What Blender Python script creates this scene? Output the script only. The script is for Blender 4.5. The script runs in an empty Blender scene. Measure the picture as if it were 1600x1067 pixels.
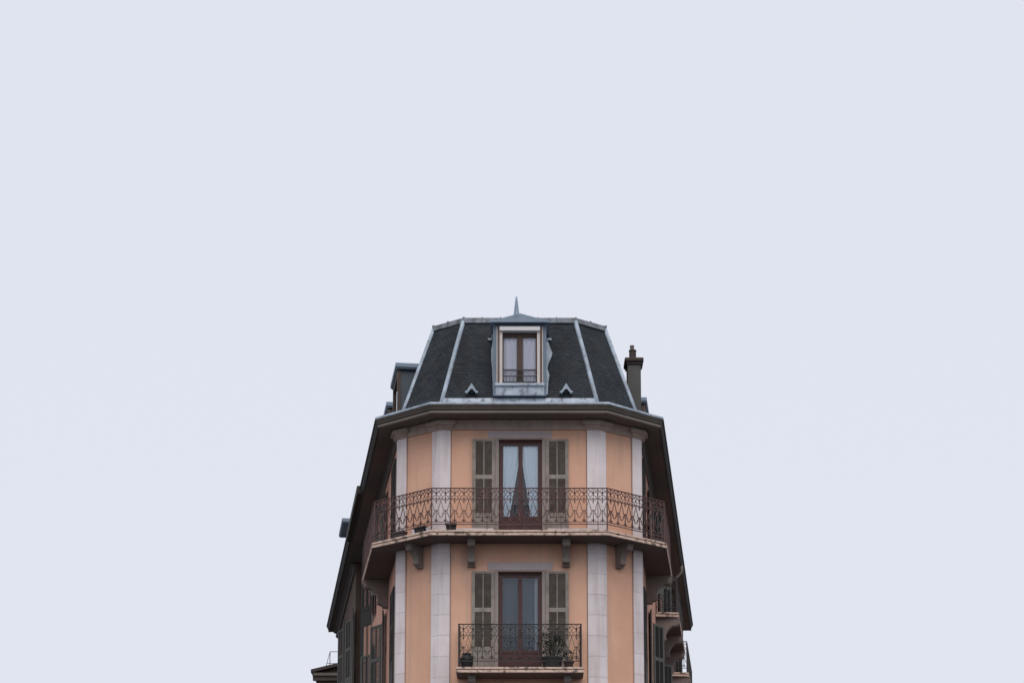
import bpy, math, random
from mathutils import Vector, Matrix
random.seed(7)
R = math.radians
scn = bpy.context.scene
col = scn.collection

# ------------------------------------------------------------------ camera
cam_d = bpy.data.cameras.new('camera')
cam = bpy.data.objects.new('camera', cam_d); col.objects.link(cam)
cam.location = (0, 0, 1.6)
cam.rotation_euler = (R(100), 0, 0)
cam_d.sensor_width = 36.0; cam_d.lens = 71.40
cam_d.shift_x = -0.0072; cam_d.shift_y = 0.3481
cam_d.clip_end = 3000
scn.camera = cam

# ------------------------------------------------------------------ overcast sky + soft sun
w = bpy.data.worlds.new('World'); scn.world = w; w.use_nodes = True
nt = w.node_tree; nt.nodes.clear()
out = nt.nodes.new('ShaderNodeOutputWorld'); bg = nt.nodes.new('ShaderNodeBackground')
sky = nt.nodes.new('ShaderNodeTexSky'); sky.sky_type = 'NISHITA'; sky.sun_disc = False
SUN_EL, SUN_AZ = 54.0, 6.0            # sun behind the camera, a little to the right
sky.sun_elevation = R(SUN_EL); sky.sun_rotation = R(180 - SUN_AZ)
scale = nt.nodes.new('ShaderNodeVectorMath'); scale.operation = 'SCALE'; scale.inputs['Scale'].default_value = 0.08
mix = nt.nodes.new('ShaderNodeMix'); mix.data_type = 'RGBA'
mix.inputs[0].default_value = 0.96     # closed cloud cover
nt.links.new(sky.outputs[0], scale.inputs[0]); nt.links.new(scale.outputs[0], mix.inputs[6])
mix.inputs[7].default_value = (0.711, 0.737, 0.821, 1)
nt.links.new(mix.outputs[2], bg.inputs[0]); bg.inputs[1].default_value = 1.0
nt.links.new(bg.outputs[0], out.inputs[0])
sd = bpy.data.lights.new('sun', 'SUN'); sd.energy = 1.5; sd.angle = R(50); sd.color = (1.0, 0.95, 0.9)
so = bpy.data.objects.new('sun', sd); col.objects.link(so)
so.rotation_euler = (R(90 - SUN_EL), 0, R(SUN_AZ))
scn.view_settings.view_transform = 'Standard'; scn.view_settings.look = 'None'
scn.view_settings.exposure = 0.12; scn.view_settings.gamma = 1.0
scn.view_settings.use_curve_mapping = False

# ------------------------------------------------------------------ materials
M = {}
def mat(name, base, rough=0.85, spec=0.2, blotch=None, blotch_scale=1.2, blotch_amt=0.5, grain=0.08, grain_scale=40.0,
        streak=None, streak_amt=0.4, streak_scale=(6, 6, 0.6), streak_lo=0.52, bump=0.0, bump_scale=60.0, metallic=0.0, tone=False, objrand=0.0):
    m = bpy.data.materials.new(name); m.use_nodes = True
    n = m.node_tree.nodes; l = m.node_tree.links
    p = n['Principled BSDF']; p.inputs['Roughness'].default_value = rough
    p.inputs['Specular IOR Level'].default_value = spec; p.inputs['Metallic'].default_value = metallic
    geo = n.new('ShaderNodeNewGeometry')
    def noise(scale, vec=None, detail=4.0):
        t = n.new('ShaderNodeTexNoise'); t.inputs['Scale'].default_value = scale; t.inputs['Detail'].default_value = detail
        if vec is not None:
            mp = n.new('ShaderNodeMapping'); mp.inputs['Scale'].default_value = vec
            l.new(geo.outputs['Position'], mp.inputs[0]); l.new(mp.outputs[0], t.inputs['Vector'])
        else: l.new(geo.outputs['Position'], t.inputs['Vector'])
        return t
    def mixc(fac, a, b, mode='MIX'):
        x = n.new('ShaderNodeMix'); x.data_type = 'RGBA'; x.blend_type = mode
        if isinstance(fac, float): x.inputs[0].default_value = fac
        else: l.new(fac, x.inputs[0])
        for k, v in ((6, a), (7, b)):
            if isinstance(v, tuple): x.inputs[k].default_value = (*v, 1)
            else: l.new(v, x.inputs[k])
        return x.outputs[2]
    def ramp(sock, lo, hi, amt):
        mr = n.new('ShaderNodeMapRange'); mr.inputs[1].default_value = lo; mr.inputs[2].default_value = hi
        mr.inputs[4].default_value = amt; l.new(sock, mr.inputs[0]); return mr.outputs[0]
    c = base
    if blotch: c = mixc(ramp(noise(blotch_scale).outputs[0], 0.38, 0.68, blotch_amt), c, blotch)
    if streak: c = mixc(ramp(noise(1.0, streak_scale, 5.0).outputs[0], streak_lo, streak_lo + 0.16, streak_amt), c, streak)
    if grain:
        g = noise(grain_scale)
        mr = n.new('ShaderNodeMapRange'); mr.inputs[1].default_value = 0.3; mr.inputs[2].default_value = 0.7
        mr.inputs[3].default_value = 1 - grain; mr.inputs[4].default_value = 1 + grain
        l.new(g.outputs[0], mr.inputs[0])
        cmb = n.new('ShaderNodeCombineXYZ')
        for k in range(3): l.new(mr.outputs[0], cmb.inputs[k])
        c = mixc(1.0, c, cmb.outputs[0], 'MULTIPLY')
    if objrand:                                                     # no two blocks quite the same shade
        oi = n.new('ShaderNodeObjectInfo'); mr = n.new('ShaderNodeMapRange'); mr.inputs[3].default_value = 1 - objrand; mr.inputs[4].default_value = 1 + objrand * 0.5
        l.new(oi.outputs['Random'], mr.inputs[0]); cmb = n.new('ShaderNodeCombineXYZ')
        for k in range(3): l.new(mr.outputs[0], cmb.inputs[k])
        c = mixc(1.0, c, cmb.outputs[0], 'MULTIPLY')
    if tone:
        at = n.new('ShaderNodeAttribute'); at.attribute_name = 'tone'
        c = mixc(1.0, c, at.outputs['Color'], 'MULTIPLY')
    if isinstance(c, tuple): p.inputs['Base Color'].default_value = (*c, 1)
    else: l.new(c, p.inputs['Base Color'])
    if bump:
        b = n.new('ShaderNodeBump'); b.inputs['Strength'].default_value = bump; b.inputs['Distance'].default_value = 0.02
        l.new(noise(bump_scale).outputs[0], b.inputs['Height']); l.new(b.outputs[0], p.inputs['Normal'])
    M[name] = m
    return m

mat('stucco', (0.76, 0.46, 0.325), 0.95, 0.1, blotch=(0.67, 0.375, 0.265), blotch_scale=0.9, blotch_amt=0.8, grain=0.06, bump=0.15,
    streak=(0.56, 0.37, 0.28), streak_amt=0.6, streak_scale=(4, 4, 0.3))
mat('stucco_shade', (0.33, 0.215, 0.17), 0.95, 0.1)  # stucco darkened to stand for contact shade at the pilasters
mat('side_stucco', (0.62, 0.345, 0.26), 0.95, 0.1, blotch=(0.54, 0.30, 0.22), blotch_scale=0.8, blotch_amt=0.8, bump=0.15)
mat('brown_render', (0.12, 0.085, 0.07), 0.95, 0.1, blotch=(0.09, 0.07, 0.06), blotch_scale=0.8)
mat('pale_stone', (0.78, 0.71, 0.71), 0.9, 0.15, blotch=(0.68, 0.60, 0.59), blotch_scale=1.6, blotch_amt=0.9, grain=0.05, bump=0.08, objrand=0.08,
    streak=(0.50, 0.43, 0.42), streak_amt=0.45, streak_scale=(5, 5, 0.5))
mat('joint', (0.50, 0.45, 0.45), 0.95, 0.1)
mat('lintel_stone_shaded', (0.50, 0.43, 0.43), 0.9, 0.15, blotch=(0.42, 0.36, 0.36), blotch_scale=2.0)  # pale stone made darker, shading over the windows put into the colour
mat('frieze_stone', (0.50, 0.405, 0.36), 0.9, 0.15, blotch=(0.40, 0.32, 0.285), blotch_scale=2.0, blotch_amt=0.8, streak=(0.25, 0.20, 0.18), streak_amt=0.35)
mat('cornice_paint', (0.135, 0.115, 0.10), 0.8, 0.2, blotch=(0.10, 0.087, 0.075), blotch_scale=1.5, streak=(0.19, 0.165, 0.14), streak_amt=0.3)
mat('gutter_and_eave_shade', (0.042, 0.038, 0.037), 0.7, 0.2, blotch=(0.055, 0.048, 0.044), blotch_scale=1.5)  # hung gutter, and shade painted onto the side eaves
mat('bead_lit', (0.24, 0.21, 0.18), 0.8, 0.2, blotch=(0.17, 0.15, 0.13), blotch_scale=1.5)  # lit line of the bead painted lighter than the rest of the cornice
mat('soffit_wood_frieze_shade', (0.17, 0.15, 0.142), 0.9, 0.1, blotch=(0.15, 0.13, 0.12))  # real soffit, and shade colour for the side friezes
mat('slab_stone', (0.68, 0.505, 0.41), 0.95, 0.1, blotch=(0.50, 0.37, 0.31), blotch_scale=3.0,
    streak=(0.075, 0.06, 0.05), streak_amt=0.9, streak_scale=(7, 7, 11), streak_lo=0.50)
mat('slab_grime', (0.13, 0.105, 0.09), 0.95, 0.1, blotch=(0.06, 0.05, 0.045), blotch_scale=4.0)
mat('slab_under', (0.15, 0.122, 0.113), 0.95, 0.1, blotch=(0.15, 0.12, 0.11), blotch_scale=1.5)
mat('console_stone', (0.25, 0.21, 0.19), 0.9, 0.15, blotch=(0.18, 0.15, 0.135), blotch_scale=5)
mat('slate', (0.028, 0.034, 0.041), 0.75, 0.18, blotch=(0.018, 0.021, 0.025), blotch_scale=1.3, blotch_amt=0.9, grain=0.25, grain_scale=25, tone=True,
    streak=(0.036, 0.036, 0.035), streak_amt=0.5, streak_scale=(4, 4, 0.7))
mat('lead', (0.39, 0.455, 0.53), 0.5, 0.4, blotch=(0.22, 0.27, 0.32), blotch_scale=3.0, blotch_amt=0.9, grain=0.1,
    streak=(0.16, 0.16, 0.16), streak_amt=0.45, streak_scale=(7, 7, 1.5))
mat('bright_lead', (0.46, 0.51, 0.58), 0.55, 0.35, blotch=(0.27, 0.31, 0.37), blotch_scale=3.5, blotch_amt=0.9, grain=0.1,
    streak=(0.10, 0.10, 0.10), streak_amt=0.8, streak_scale=(8, 8, 4), streak_lo=0.53)
mat('ridge_lead', (0.21, 0.235, 0.27), 0.6, 0.3, blotch=(0.10, 0.105, 0.12), blotch_scale=5.0, blotch_amt=0.9, grain=0.1,
    streak=(0.09, 0.085, 0.085), streak_amt=0.8, streak_scale=(9, 9, 3), streak_lo=0.50)
mat('hood_zinc', (0.225, 0.29, 0.37), 0.45, 0.4, blotch=(0.16, 0.21, 0.27), blotch_scale=3.0, grain=0.06)
mat('dormer_zinc', (0.15, 0.195, 0.25), 0.5, 0.35, blotch=(0.10, 0.13, 0.17), blotch_scale=4.0)
mat('dormer_slate', (0.065, 0.082, 0.10), 0.5, 0.4, blotch=(0.06, 0.075, 0.09), blotch_scale=3.0)
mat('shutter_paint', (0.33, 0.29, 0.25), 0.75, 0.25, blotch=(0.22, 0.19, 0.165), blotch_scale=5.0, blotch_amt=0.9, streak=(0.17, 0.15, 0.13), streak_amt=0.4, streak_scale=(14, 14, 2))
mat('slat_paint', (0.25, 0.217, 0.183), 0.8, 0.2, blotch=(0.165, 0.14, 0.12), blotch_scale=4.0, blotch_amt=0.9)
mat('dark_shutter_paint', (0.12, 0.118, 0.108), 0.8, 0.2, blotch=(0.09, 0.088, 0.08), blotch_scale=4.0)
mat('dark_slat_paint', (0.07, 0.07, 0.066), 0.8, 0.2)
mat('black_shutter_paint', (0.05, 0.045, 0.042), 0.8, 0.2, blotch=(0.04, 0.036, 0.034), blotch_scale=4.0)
mat('surround_paint', (0.34, 0.29, 0.265), 0.85, 0.2, blotch=(0.27, 0.23, 0.21), blotch_scale=3.0)
mat('door_wood', (0.085, 0.035, 0.034), 0.5, 0.35, blotch=(0.06, 0.027, 0.027), blotch_scale=5)
mat('dormer_wood', (0.09, 0.06, 0.05), 0.6, 0.3, blotch=(0.065, 0.045, 0.04), blotch_scale=5)
mat('cream_paint', (0.62, 0.56, 0.53), 0.7, 0.25, blotch=(0.60, 0.54, 0.50), blotch_scale=6, streak=(0.35, 0.27, 0.22), streak_amt=0.3, streak_scale=(12, 12, 2))
mat('rust_wood', (0.17, 0.12, 0.10), 0.85, 0.2, blotch=(0.12, 0.09, 0.08), blotch_scale=7)
mat('white_plastic', (0.74, 0.71, 0.72), 0.5, 0.3, grain=0.03)
mat('iron', (0.135, 0.07, 0.066), 0.7, 0.3, blotch=(0.075, 0.055, 0.055), blotch_scale=6, blotch_amt=0.9)
mat('dark_iron', (0.06, 0.052, 0.052), 0.7, 0.3, blotch=(0.045, 0.042, 0.042), blotch_scale=6)
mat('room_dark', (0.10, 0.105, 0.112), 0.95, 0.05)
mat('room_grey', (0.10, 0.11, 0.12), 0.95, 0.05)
mat('chimney_render', (0.12, 0.117, 0.113), 0.95, 0.1, blotch=(0.095, 0.09, 0.085), blotch_scale=2.5, streak=(0.07, 0.065, 0.06), streak_amt=0.4, streak_scale=(6, 6, 0.8))
mat('chimney_cap', (0.075, 0.06, 0.055), 0.95, 0.1, blotch=(0.05, 0.045, 0.04), blotch_scale=6)
mat('chimney_pot', (0.17, 0.14, 0.125), 0.9, 0.1, blotch=(0.1, 0.085, 0.08), blotch_scale=9)
mat('dark_pot', (0.022, 0.023, 0.024), 0.6, 0.3, blotch=(0.035, 0.03, 0.028), blotch_scale=9)
mat('brown_pot', (0.07, 0.05, 0.05), 0.7, 0.3, blotch=(0.05, 0.04, 0.04), blotch_scale=9)
mat('pale_tag', (0.65, 0.68, 0.74), 0.6, 0.3)
mat('soil', (0.03, 0.022, 0.018), 1.0, 0.0)
mat('leaf', (0.030, 0.043, 0.026), 0.6, 0.25, blotch=(0.055, 0.07, 0.036), blotch_scale=14, blotch_amt=1.0)
mat('stem', (0.06, 0.045, 0.03), 0.9, 0.1)
mat('asphalt', (0.06, 0.06, 0.062), 0.95, 0.15, blotch=(0.045, 0.045, 0.047), blotch_scale=0.4, bump=0.2)
mat('paving', (0.21, 0.20, 0.19), 0.95, 0.15, blotch=(0.17, 0.16, 0.155), blotch_scale=0.7, bump=0.1)
mat('downpipe_paint', (0.36, 0.25, 0.20), 0.7, 0.3, blotch=(0.30, 0.17, 0.12), blotch_scale=2)
mat('hinge_red', (0.14, 0.05, 0.04), 0.6, 0.3)

def curtain_mat(name, colr, trans):
    m = bpy.data.materials.new(name); m.use_nodes = True
    n = m.node_tree.nodes; l = m.node_tree.links; p = n['Principled BSDF']
    p.inputs['Base Color'].default_value = (*colr, 1); p.inputs['Roughness'].default_value = 1.0; p.inputs['Specular IOR Level'].default_value = 0.0
    tr = n.new('ShaderNodeBsdfTranslucent'); tr.inputs[0].default_value = (*colr, 1)
    mx = n.new('ShaderNodeMixShader'); mx.inputs[0].default_value = trans
    l.new(p.outputs[0], mx.inputs[1]); l.new(tr.outputs[0], mx.inputs[2]); l.new(mx.outputs[0], n['Material Output'].inputs[0])
    M[name] = m
curtain_mat('curtain_blue', (0.80, 0.87, 0.95), 0.05)
curtain_mat('curtain_lilac', (0.84, 0.80, 0.90), 0.05)
curtain_mat('sheer_grey', (0.085, 0.108, 0.13), 0.1)
curtain_mat('curtain_strip', (0.38, 0.45, 0.52), 0.1)

def glass_mat(name, refl, tint):
    m = bpy.data.materials.new(name); m.use_nodes = True
    n = m.node_tree.nodes; l = m.node_tree.links; n.remove(n['Principled BSDF'])
    t = n.new('ShaderNodeBsdfTransparent'); t.inputs[0].default_value = (*tint, 1)
    g = n.new('ShaderNodeBsdfGlossy'); g.inputs['Roughness'].default_value = 0.03; g.inputs[0].default_value = (0.92, 0.96, 1, 1)
    fr = n.new('ShaderNodeFresnel'); fr.inputs[0].default_value = 1.4
    ad = n.new('ShaderNodeMath'); ad.operation = 'ADD'; ad.inputs[1].default_value = refl; l.new(fr.outputs[0], ad.inputs[0])
    mx = n.new('ShaderNodeMixShader'); l.new(ad.outputs[0], mx.inputs[0]); l.new(t.outputs[0], mx.inputs[1]); l.new(g.outputs[0], mx.inputs[2])
    l.new(mx.outputs[0], n['Material Output'].inputs[0]); M[name] = m
glass_mat('glass', 0.015, (0.97, 0.985, 0.99))

# ------------------------------------------------------------------ mesh helpers
class MB:
    def __init__(s): s.v = []; s.f = []; s.mi = []; s.tone = []
    def poly(s, pts, mi=0, tone=None):
        b = len(s.v); s.v += [tuple(p) for p in pts]; s.f.append(tuple(range(b, b + len(pts)))); s.mi.append(mi); s.tone.append(tone or 1.0)
    def box(s, x0, x1, y0, y1, z0, z1, mi=0, mtx=None):
        b = len(s.v)
        c = [(x0,y0,z0),(x1,y0,z0),(x1,y1,z0),(x0,y1,z0),(x0,y0,z1),(x1,y0,z1),(x1,y1,z1),(x0,y1,z1)]
        if mtx is not None: c = [tuple(mtx @ Vector(p)) for p in c]
        s.v += c
        for q in ((0,3,2,1),(4,5,6,7),(0,1,5,4),(1,2,6,5),(2,3,7,6),(3,0,4,7)):
            s.f.append(tuple(b + k for k in q)); s.mi.append(mi); s.tone.append(1.0)
        return s
    def prism(s, poly, z0, z1, mi=0, mi_bot=None, mi_top=None):
        # poly counter-clockwise seen from above
        n = len(poly); b = len(s.v)
        s.v += [(p[0], p[1], z0) for p in poly] + [(p[0], p[1], z1) for p in poly]
        s.f.append(tuple(range(b + n - 1, b - 1, -1))); s.mi.append(mi if mi_bot is None else mi_bot); s.tone.append(1.0)
        s.f.append(tuple(range(b + n, b + 2 * n))); s.mi.append(mi if mi_top is None else mi_top); s.tone.append(1.0)
        for k in range(n):
            j = (k + 1) % n
            s.f.append((b + k, b + j, b + n + j, b + n + k)); s.mi.append(mi); s.tone.append(1.0)
        return s
    def profile_x(s, prof, x0, x1, mi=0):
        # closed profile of (y, z), extruded along x
        n = len(prof); b = len(s.v)
        s.v += [(x0, p[0], p[1]) for p in prof] + [(x1, p[0], p[1]) for p in prof]
        s.f.append(tuple(range(b, b + n))); s.f.append(tuple(range(b + 2 * n - 1, b + n - 1, -1))); s.mi += [mi, mi]; s.tone += [1.0, 1.0]
        for k in range(n):
            j = (k + 1) % n
            s.f.append((b + k, b + n + k, b + n + j, b + j)); s.mi.append(mi); s.tone.append(1.0)
        return s
    def tube(s, pts, r, sides=5, mi=0, closed=False, cap=True):
        pts = [Vector(p) for p in pts]; n = len(pts); rs = r if isinstance(r, (list, tuple)) else [r] * n
        b = len(s.v); last = None
        for i, p in enumerate(pts):
            if closed: t = pts[(i + 1) % n] - pts[i - 1]
            else: t = pts[min(i + 1, n - 1)] - pts[max(i - 1, 0)]
            t.normalize()
            a = Vector((0, 1, 0)) if abs(t.y) < 0.9 else Vector((1, 0, 0))
            if last is not None: a = last
            u = t.cross(a); 
            if u.length < 1e-4: u = t.cross(Vector((1, 0, 0)))
            u.normalize(); vv = u.cross(t); last = vv
            for k in range(sides):
                an = 2 * math.pi * (k + 0.5) / sides
                s.v.append(tuple(p + (u * math.cos(an) + vv * math.sin(an)) * rs[i]))
        m = n if closed else n - 1
        for i in range(m):
            i2 = (i + 1) % n
            for k in range(sides):
                k2 = (k + 1) % sides
                s.f.append((b + i*sides + k, b + i*sides + k2, b + i2*sides + k2, b + i2*sides + k)); s.mi.append(mi); s.tone.append(1.0)
        if cap and not closed:
            s.f.append(tuple(b + k for k in range(sides))[::-1]); s.f.append(tuple(b + (n-1)*sides + k for k in range(sides))); s.mi += [mi, mi]; s.tone += [1.0, 1.0]
        return s
    def lathe(s, prof, seg=20, mi=0, c=(0, 0)):
        b = len(s.v); n = len(prof)
        for r, z in prof:
            for k in range(seg):
                a = 2 * math.pi * k / seg; s.v.append((c[0] + r * math.cos(a), c[1] + r * math.sin(a), z))
        for i in range(n - 1):
            for k in range(seg):
                k2 = (k + 1) % seg
                s.f.append((b + i*seg + k, b + i*seg + k2, b + (i+1)*seg + k2, b + (i+1)*seg + k)); s.mi.append(mi); s.tone.append(1.0)
        s.f.append(tuple(b + (n-1)*seg + k for k in range(seg))); s.f.append(tuple(b + k for k in range(seg))[::-1]); s.mi += [mi, mi]; s.tone += [1.0, 1.0]
        return s
    def mesh(s, name, mats, smooth=False, tones=False):
        me = bpy.data.meshes.new(name); me.from_pydata(s.v, [], s.f)
        for m in (mats if isinstance(mats, (list, tuple)) else [mats]): me.materials.append(M[m])
        me.polygons.foreach_set('material_index', s.mi)
        if smooth: me.polygons.foreach_set('use_smooth', [True] * len(s.f))
        if tones:
            ca = me.color_attributes.new('tone', 'FLOAT_COLOR', 'CORNER'); i = 0
            for p, t in zip(me.polygons, s.tone):
                for _ in p.loop_indices: ca.data[i].color = (t, t, t, 1); i += 1
        me.update(); return me

def put(name, me, parent=None, loc=(0, 0, 0), rz=0.0, sx=1.0):
    o = bpy.data.objects.new(name, me); col.objects.link(o)
    if parent is not None: o.parent = parent
    o.location = loc; o.rotation_euler = (0, 0, rz); o.scale = (sx, 1, 1)
    return o
def build(name, mb, mats, parent=None, loc=(0, 0, 0), rz=0.0, smooth=False, tones=False):
    return put(name, mb.mesh(name, mats, smooth, tones), parent, loc, rz)
def tag(o, label, cat, group=None):
    o['label'] = label; o['category'] = cat
    if group: o['group'] = group
    return o
def bevel(o, wd=0.008, seg=2):
    m = o.modifiers.new('bevel', 'BEVEL'); m.width = wd; m.segments = seg; m.limit_method = 'ANGLE'; return o

class Frame:
    """local x runs along a facade (left to right seen from outside), local y into the wall, z up; origin on the wall line"""
    def __init__(s, ox, oy, ang): s.o = Vector((ox, oy, 0)); s.a = ang; s.u = Vector((math.cos(ang), math.sin(ang), 0)); s.i = Vector((-math.sin(ang), math.cos(ang), 0))
    def p(s, u, i, z): return tuple(s.o + s.u * u + s.i * i + Vector((0, 0, z)))

def offset_path(pts, d, ends=True):
    """shift an open polyline to its right side (outside, when it runs left to right seen from outside) by d"""
    n = len(pts); res = []
    nr = []
    for k in range(n - 1):
        dx, dy = pts[k+1][0] - pts[k][0], pts[k+1][1] - pts[k][1]; L = math.hypot(dx, dy); nr.append((dy / L, -dx / L))
    for k in range(n):
        if k == 0: v = nr[0]; f = 1
        elif k == n - 1: v = nr[-1]; f = 1
        else:
            a, b = nr[k-1], nr[k]; v = (a[0] + b[0], a[1] + b[1]); L = math.hypot(*v); v = (v[0] / L, v[1] / L); f = 1 / (v[0] * a[0] + v[1] * a[1])
        res.append((pts[k][0] + v[0] * d * f, pts[k][1] + v[1] * d * f))
    return res

# ------------------------------------------------------------------ setting: ground and pavement
g = MB(); g.poly([(-900, -900, 0), (900, -900, 0), (900, 900, 0), (-900, 900, 0)])
o = build('ground', g, 'asphalt'); o['kind'] = 'structure'; o['label'] = 'asphalt street below the building'
pv = MB(); pv.prism([(-3.6, 49.6), (3.6, 49.6), (6.6, 52.0), (11.0, 84), (-11.6, 84), (-6.6, 52.0)], 0.0, 0.13)
o = bevel(build('pavement', pv, 'paving'), 0.02); o['kind'] = 'structure'; o['label'] = 'pale kerbed pavement round the corner building'

# ------------------------------------------------------------------ corner building: plan
SL, SR = 0.1397, 0.1140                         # how far the side streets splay, metres per metre
W1, W2 = (2.13, 53.0), (3.31, 53.87)
YL, YR = 66.2, 80.6                             # where the side facades end
def wl(y): return -(W2[0] + SL * (y - W2[1]))
def wr(y): return W2[0] + SR * (y - W2[1])
A1 = math.atan2(W2[1] - W1[1], W2[0] - W1[0])
AL, AR = math.pi / 2 - math.atan(SL), math.pi / 2 - math.atan(SR)
LEN1 = math.hypot(W2[0] - W1[0], W2[1] - W1[1])
F_front = Frame(0, 53.0, 0)
F_fl = Frame(-W2[0], W2[1], -A1); F_fr = Frame(W1[0], W1[1], A1)
F_sl = Frame(-W2[0], W2[1], -AL)                # u < 0 goes back along the left street
F_sr = Frame(W2[0], W2[1], AR)                  # u > 0 goes back along the right street
def ul(y): return -(y - W2[1]) / math.sin(AL)
def ur(y): return (y - W2[1]) / math.sin(AR)
Z_UP, Z_LOW, OPEN_H = 15.33, 11.66, 2.72
WALL_TOP = 18.60

bld = bpy.data.objects.new('corner_building', None); col.objects.link(bld); bld.location = (0, 0, 0)
tag(bld, 'peach corner apartment building with pale corner pilasters, slate mansard roof and iron balconies', 'building')

def wall(parent, fr, u0, u1, z0, z1, holes, m='stucco', reveal=0.24):
    us = sorted({u0, u1, *[h[k] for h in holes for k in (0, 1)]}); zs = sorted({z0, z1, *[h[k] for h in holes for k in (2, 3)]})
    mb = MB()
    for a, b in zip(us, us[1:]):
        for c, d in zip(zs, zs[1:]):
            mu, mz = (a + b) / 2, (c + d) / 2
            if any(h[0] < mu < h[1] and h[2] < mz < h[3] for h in holes): continue
            mb.poly([fr.p(a, 0, c), fr.p(b, 0, c), fr.p(b, 0, d), fr.p(a, 0, d)])
    for a, b, c, d in holes:
        y = reveal
        mb.poly([fr.p(a, 0, c), fr.p(a, 0, d), fr.p(a, y, d), fr.p(a, y, c)])
        mb.poly([fr.p(b, 0, c), fr.p(b, y, c), fr.p(b, y, d), fr.p(b, 0, d)])
        mb.poly([fr.p(a, 0, d), fr.p(b, 0, d), fr.p(b, y, d), fr.p(a, y, d)])
        mb.poly([fr.p(a, 0, c), fr.p(a, y, c), fr.p(b, y, c), fr.p(b, 0, c)])
    return build('wall', mb, m, parent)

DOOR_W = 1.17
def hole(uc, zf, wd=DOOR_W): return (uc - wd / 2, uc + wd / 2, zf, zf + OPEN_H)
wins_left = [55.35, 59.0, 63.6]                        # depth (Y) of window centres on the left street
wins_right = [55.35, 58.9, 65.2, 75.6]
fh = [hole(0.03, Z_UP), hole(0.02, Z_LOW)]
wall(bld, F_front, -W1[0], W1[0], 0, WALL_TOP, fh)
wall(bld, F_fl, 0, LEN1, 0, WALL_TOP, [])
wall(bld, F_fr, 0, LEN1, 0, WALL_TOP, [])
lh = [hole(ul(y), z) for y in wins_left for z in (Z_UP, Z_LOW)]
rh = [hole(ur(y), z) for y in wins_right for z in (Z_UP, Z_LOW)]
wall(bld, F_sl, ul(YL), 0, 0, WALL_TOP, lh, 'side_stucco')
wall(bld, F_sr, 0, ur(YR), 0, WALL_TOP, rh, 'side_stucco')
mb = MB()                                       # party walls at the back
pts = [(wr(YR), YR), (0.6, YR), (0.6, YL), (wl(YL), YL)]
for a, b in zip(pts, pts[1:]): mb.poly([(*a, 0), (*b, 0), (*b, WALL_TOP), (*a, WALL_TOP)])
build('party_wall', mb, 'side_stucco', bld)

# ------------------------------------------------------------------ pilasters (folded round the corners)
def corner_poly(c, dl, dr, wl_, wr_, t):
    """strip folded round corner c; dl / dr unit vectors from c along the two walls; t proud of the wall, back 0.05 inside"""
    nl = (-dl[1], dl[0]); nl = nl if nl[0]*dr[0] + nl[1]*dr[1] < 0 else (-nl[0], -nl[1])   # outward = away from the other wall
    nr = (-dr[1], dr[0]); nr = nr if nr[0]*dl[0] + nr[1]*dl[1] < 0 else (-nr[0], -nr[1])
    def at(d, n, k, q): return (c[0] + d[0]*k + n[0]*q, c[1] + d[1]*k + n[1]*q)
    bx, by = nl[0] + nr[0], nl[1] + nr[1]; L = math.hypot(bx, by); bx /= L; by /= L; f = 1 / (bx*nl[0] + by*nl[1])
    oc = (c[0] + bx*f*t, c[1] + by*f*t); ic = (c[0] - bx*f*0.05, c[1] - by*f*0.05)
    return [at(dl, nl, wl_, t), oc, at(dr, nr, wr_, t), at(dr, nr, wr_, -0.05), ic, at(dl, nl, wl_, -0.05)]
def unit(a, b): dx, dy = b[0]-a[0], b[1]-a[1]; L = math.hypot(dx, dy); return (dx/L, dy/L)
W1L, W2L, W1R, W2R = (-W1[0], W1[1]), (-W2[0], W2[1]), W1, W2
corners = [(W2L, unit(W2L, (wl(YL), YL)), unit(W2L, W1L), 0.25, 0.29),
           (W1L, unit(W1L, W2L), (1, 0), 0.26, 0.27),
           (W1R, (-1, 0), unit(W1R, W2R), 0.30, 0.24),
           (W2R, unit(W2R, W1R), unit(W2R, (wr(YR), YR)), 0.29, 0.25)]
BLK = 0.562
for c, dl, dr, a, b in corners:
    sh = MB(); sh.prism(corner_poly(c, dl, dr, a, b, 0.045), Z_UP - 0.09, 18.33)
    sh.prism(corner_poly(c, dl, dr, a - 0.004, b - 0.004, 0.034), 0, Z_UP - 0.165, 1)
    pil = build('pilaster', sh, ['pale_stone', 'joint'], bld)
    bm_ = MB(); bm_.prism(corner_poly(c, dl, dr, a, b, 0.045), 0, BLK - 0.007)
    bme = bm_.mesh('stone_block', 'pale_stone')
    z = 14.79 + (0.33 if abs(c[0]) > 3 else 0.10) - BLK
    top = MB(); top.prism(corner_poly(c, dl, dr, a, b, 0.045), z + BLK, Z_UP - 0.165)
    build('stone_block', top, 'pale_stone', pil)
    k = 0
    while z > 8.6:
        bl = put('stone_block', bme, pil, (0, 0, z + random.uniform(-0.0006, 0.0006))); z -= BLK; k += 1

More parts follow.
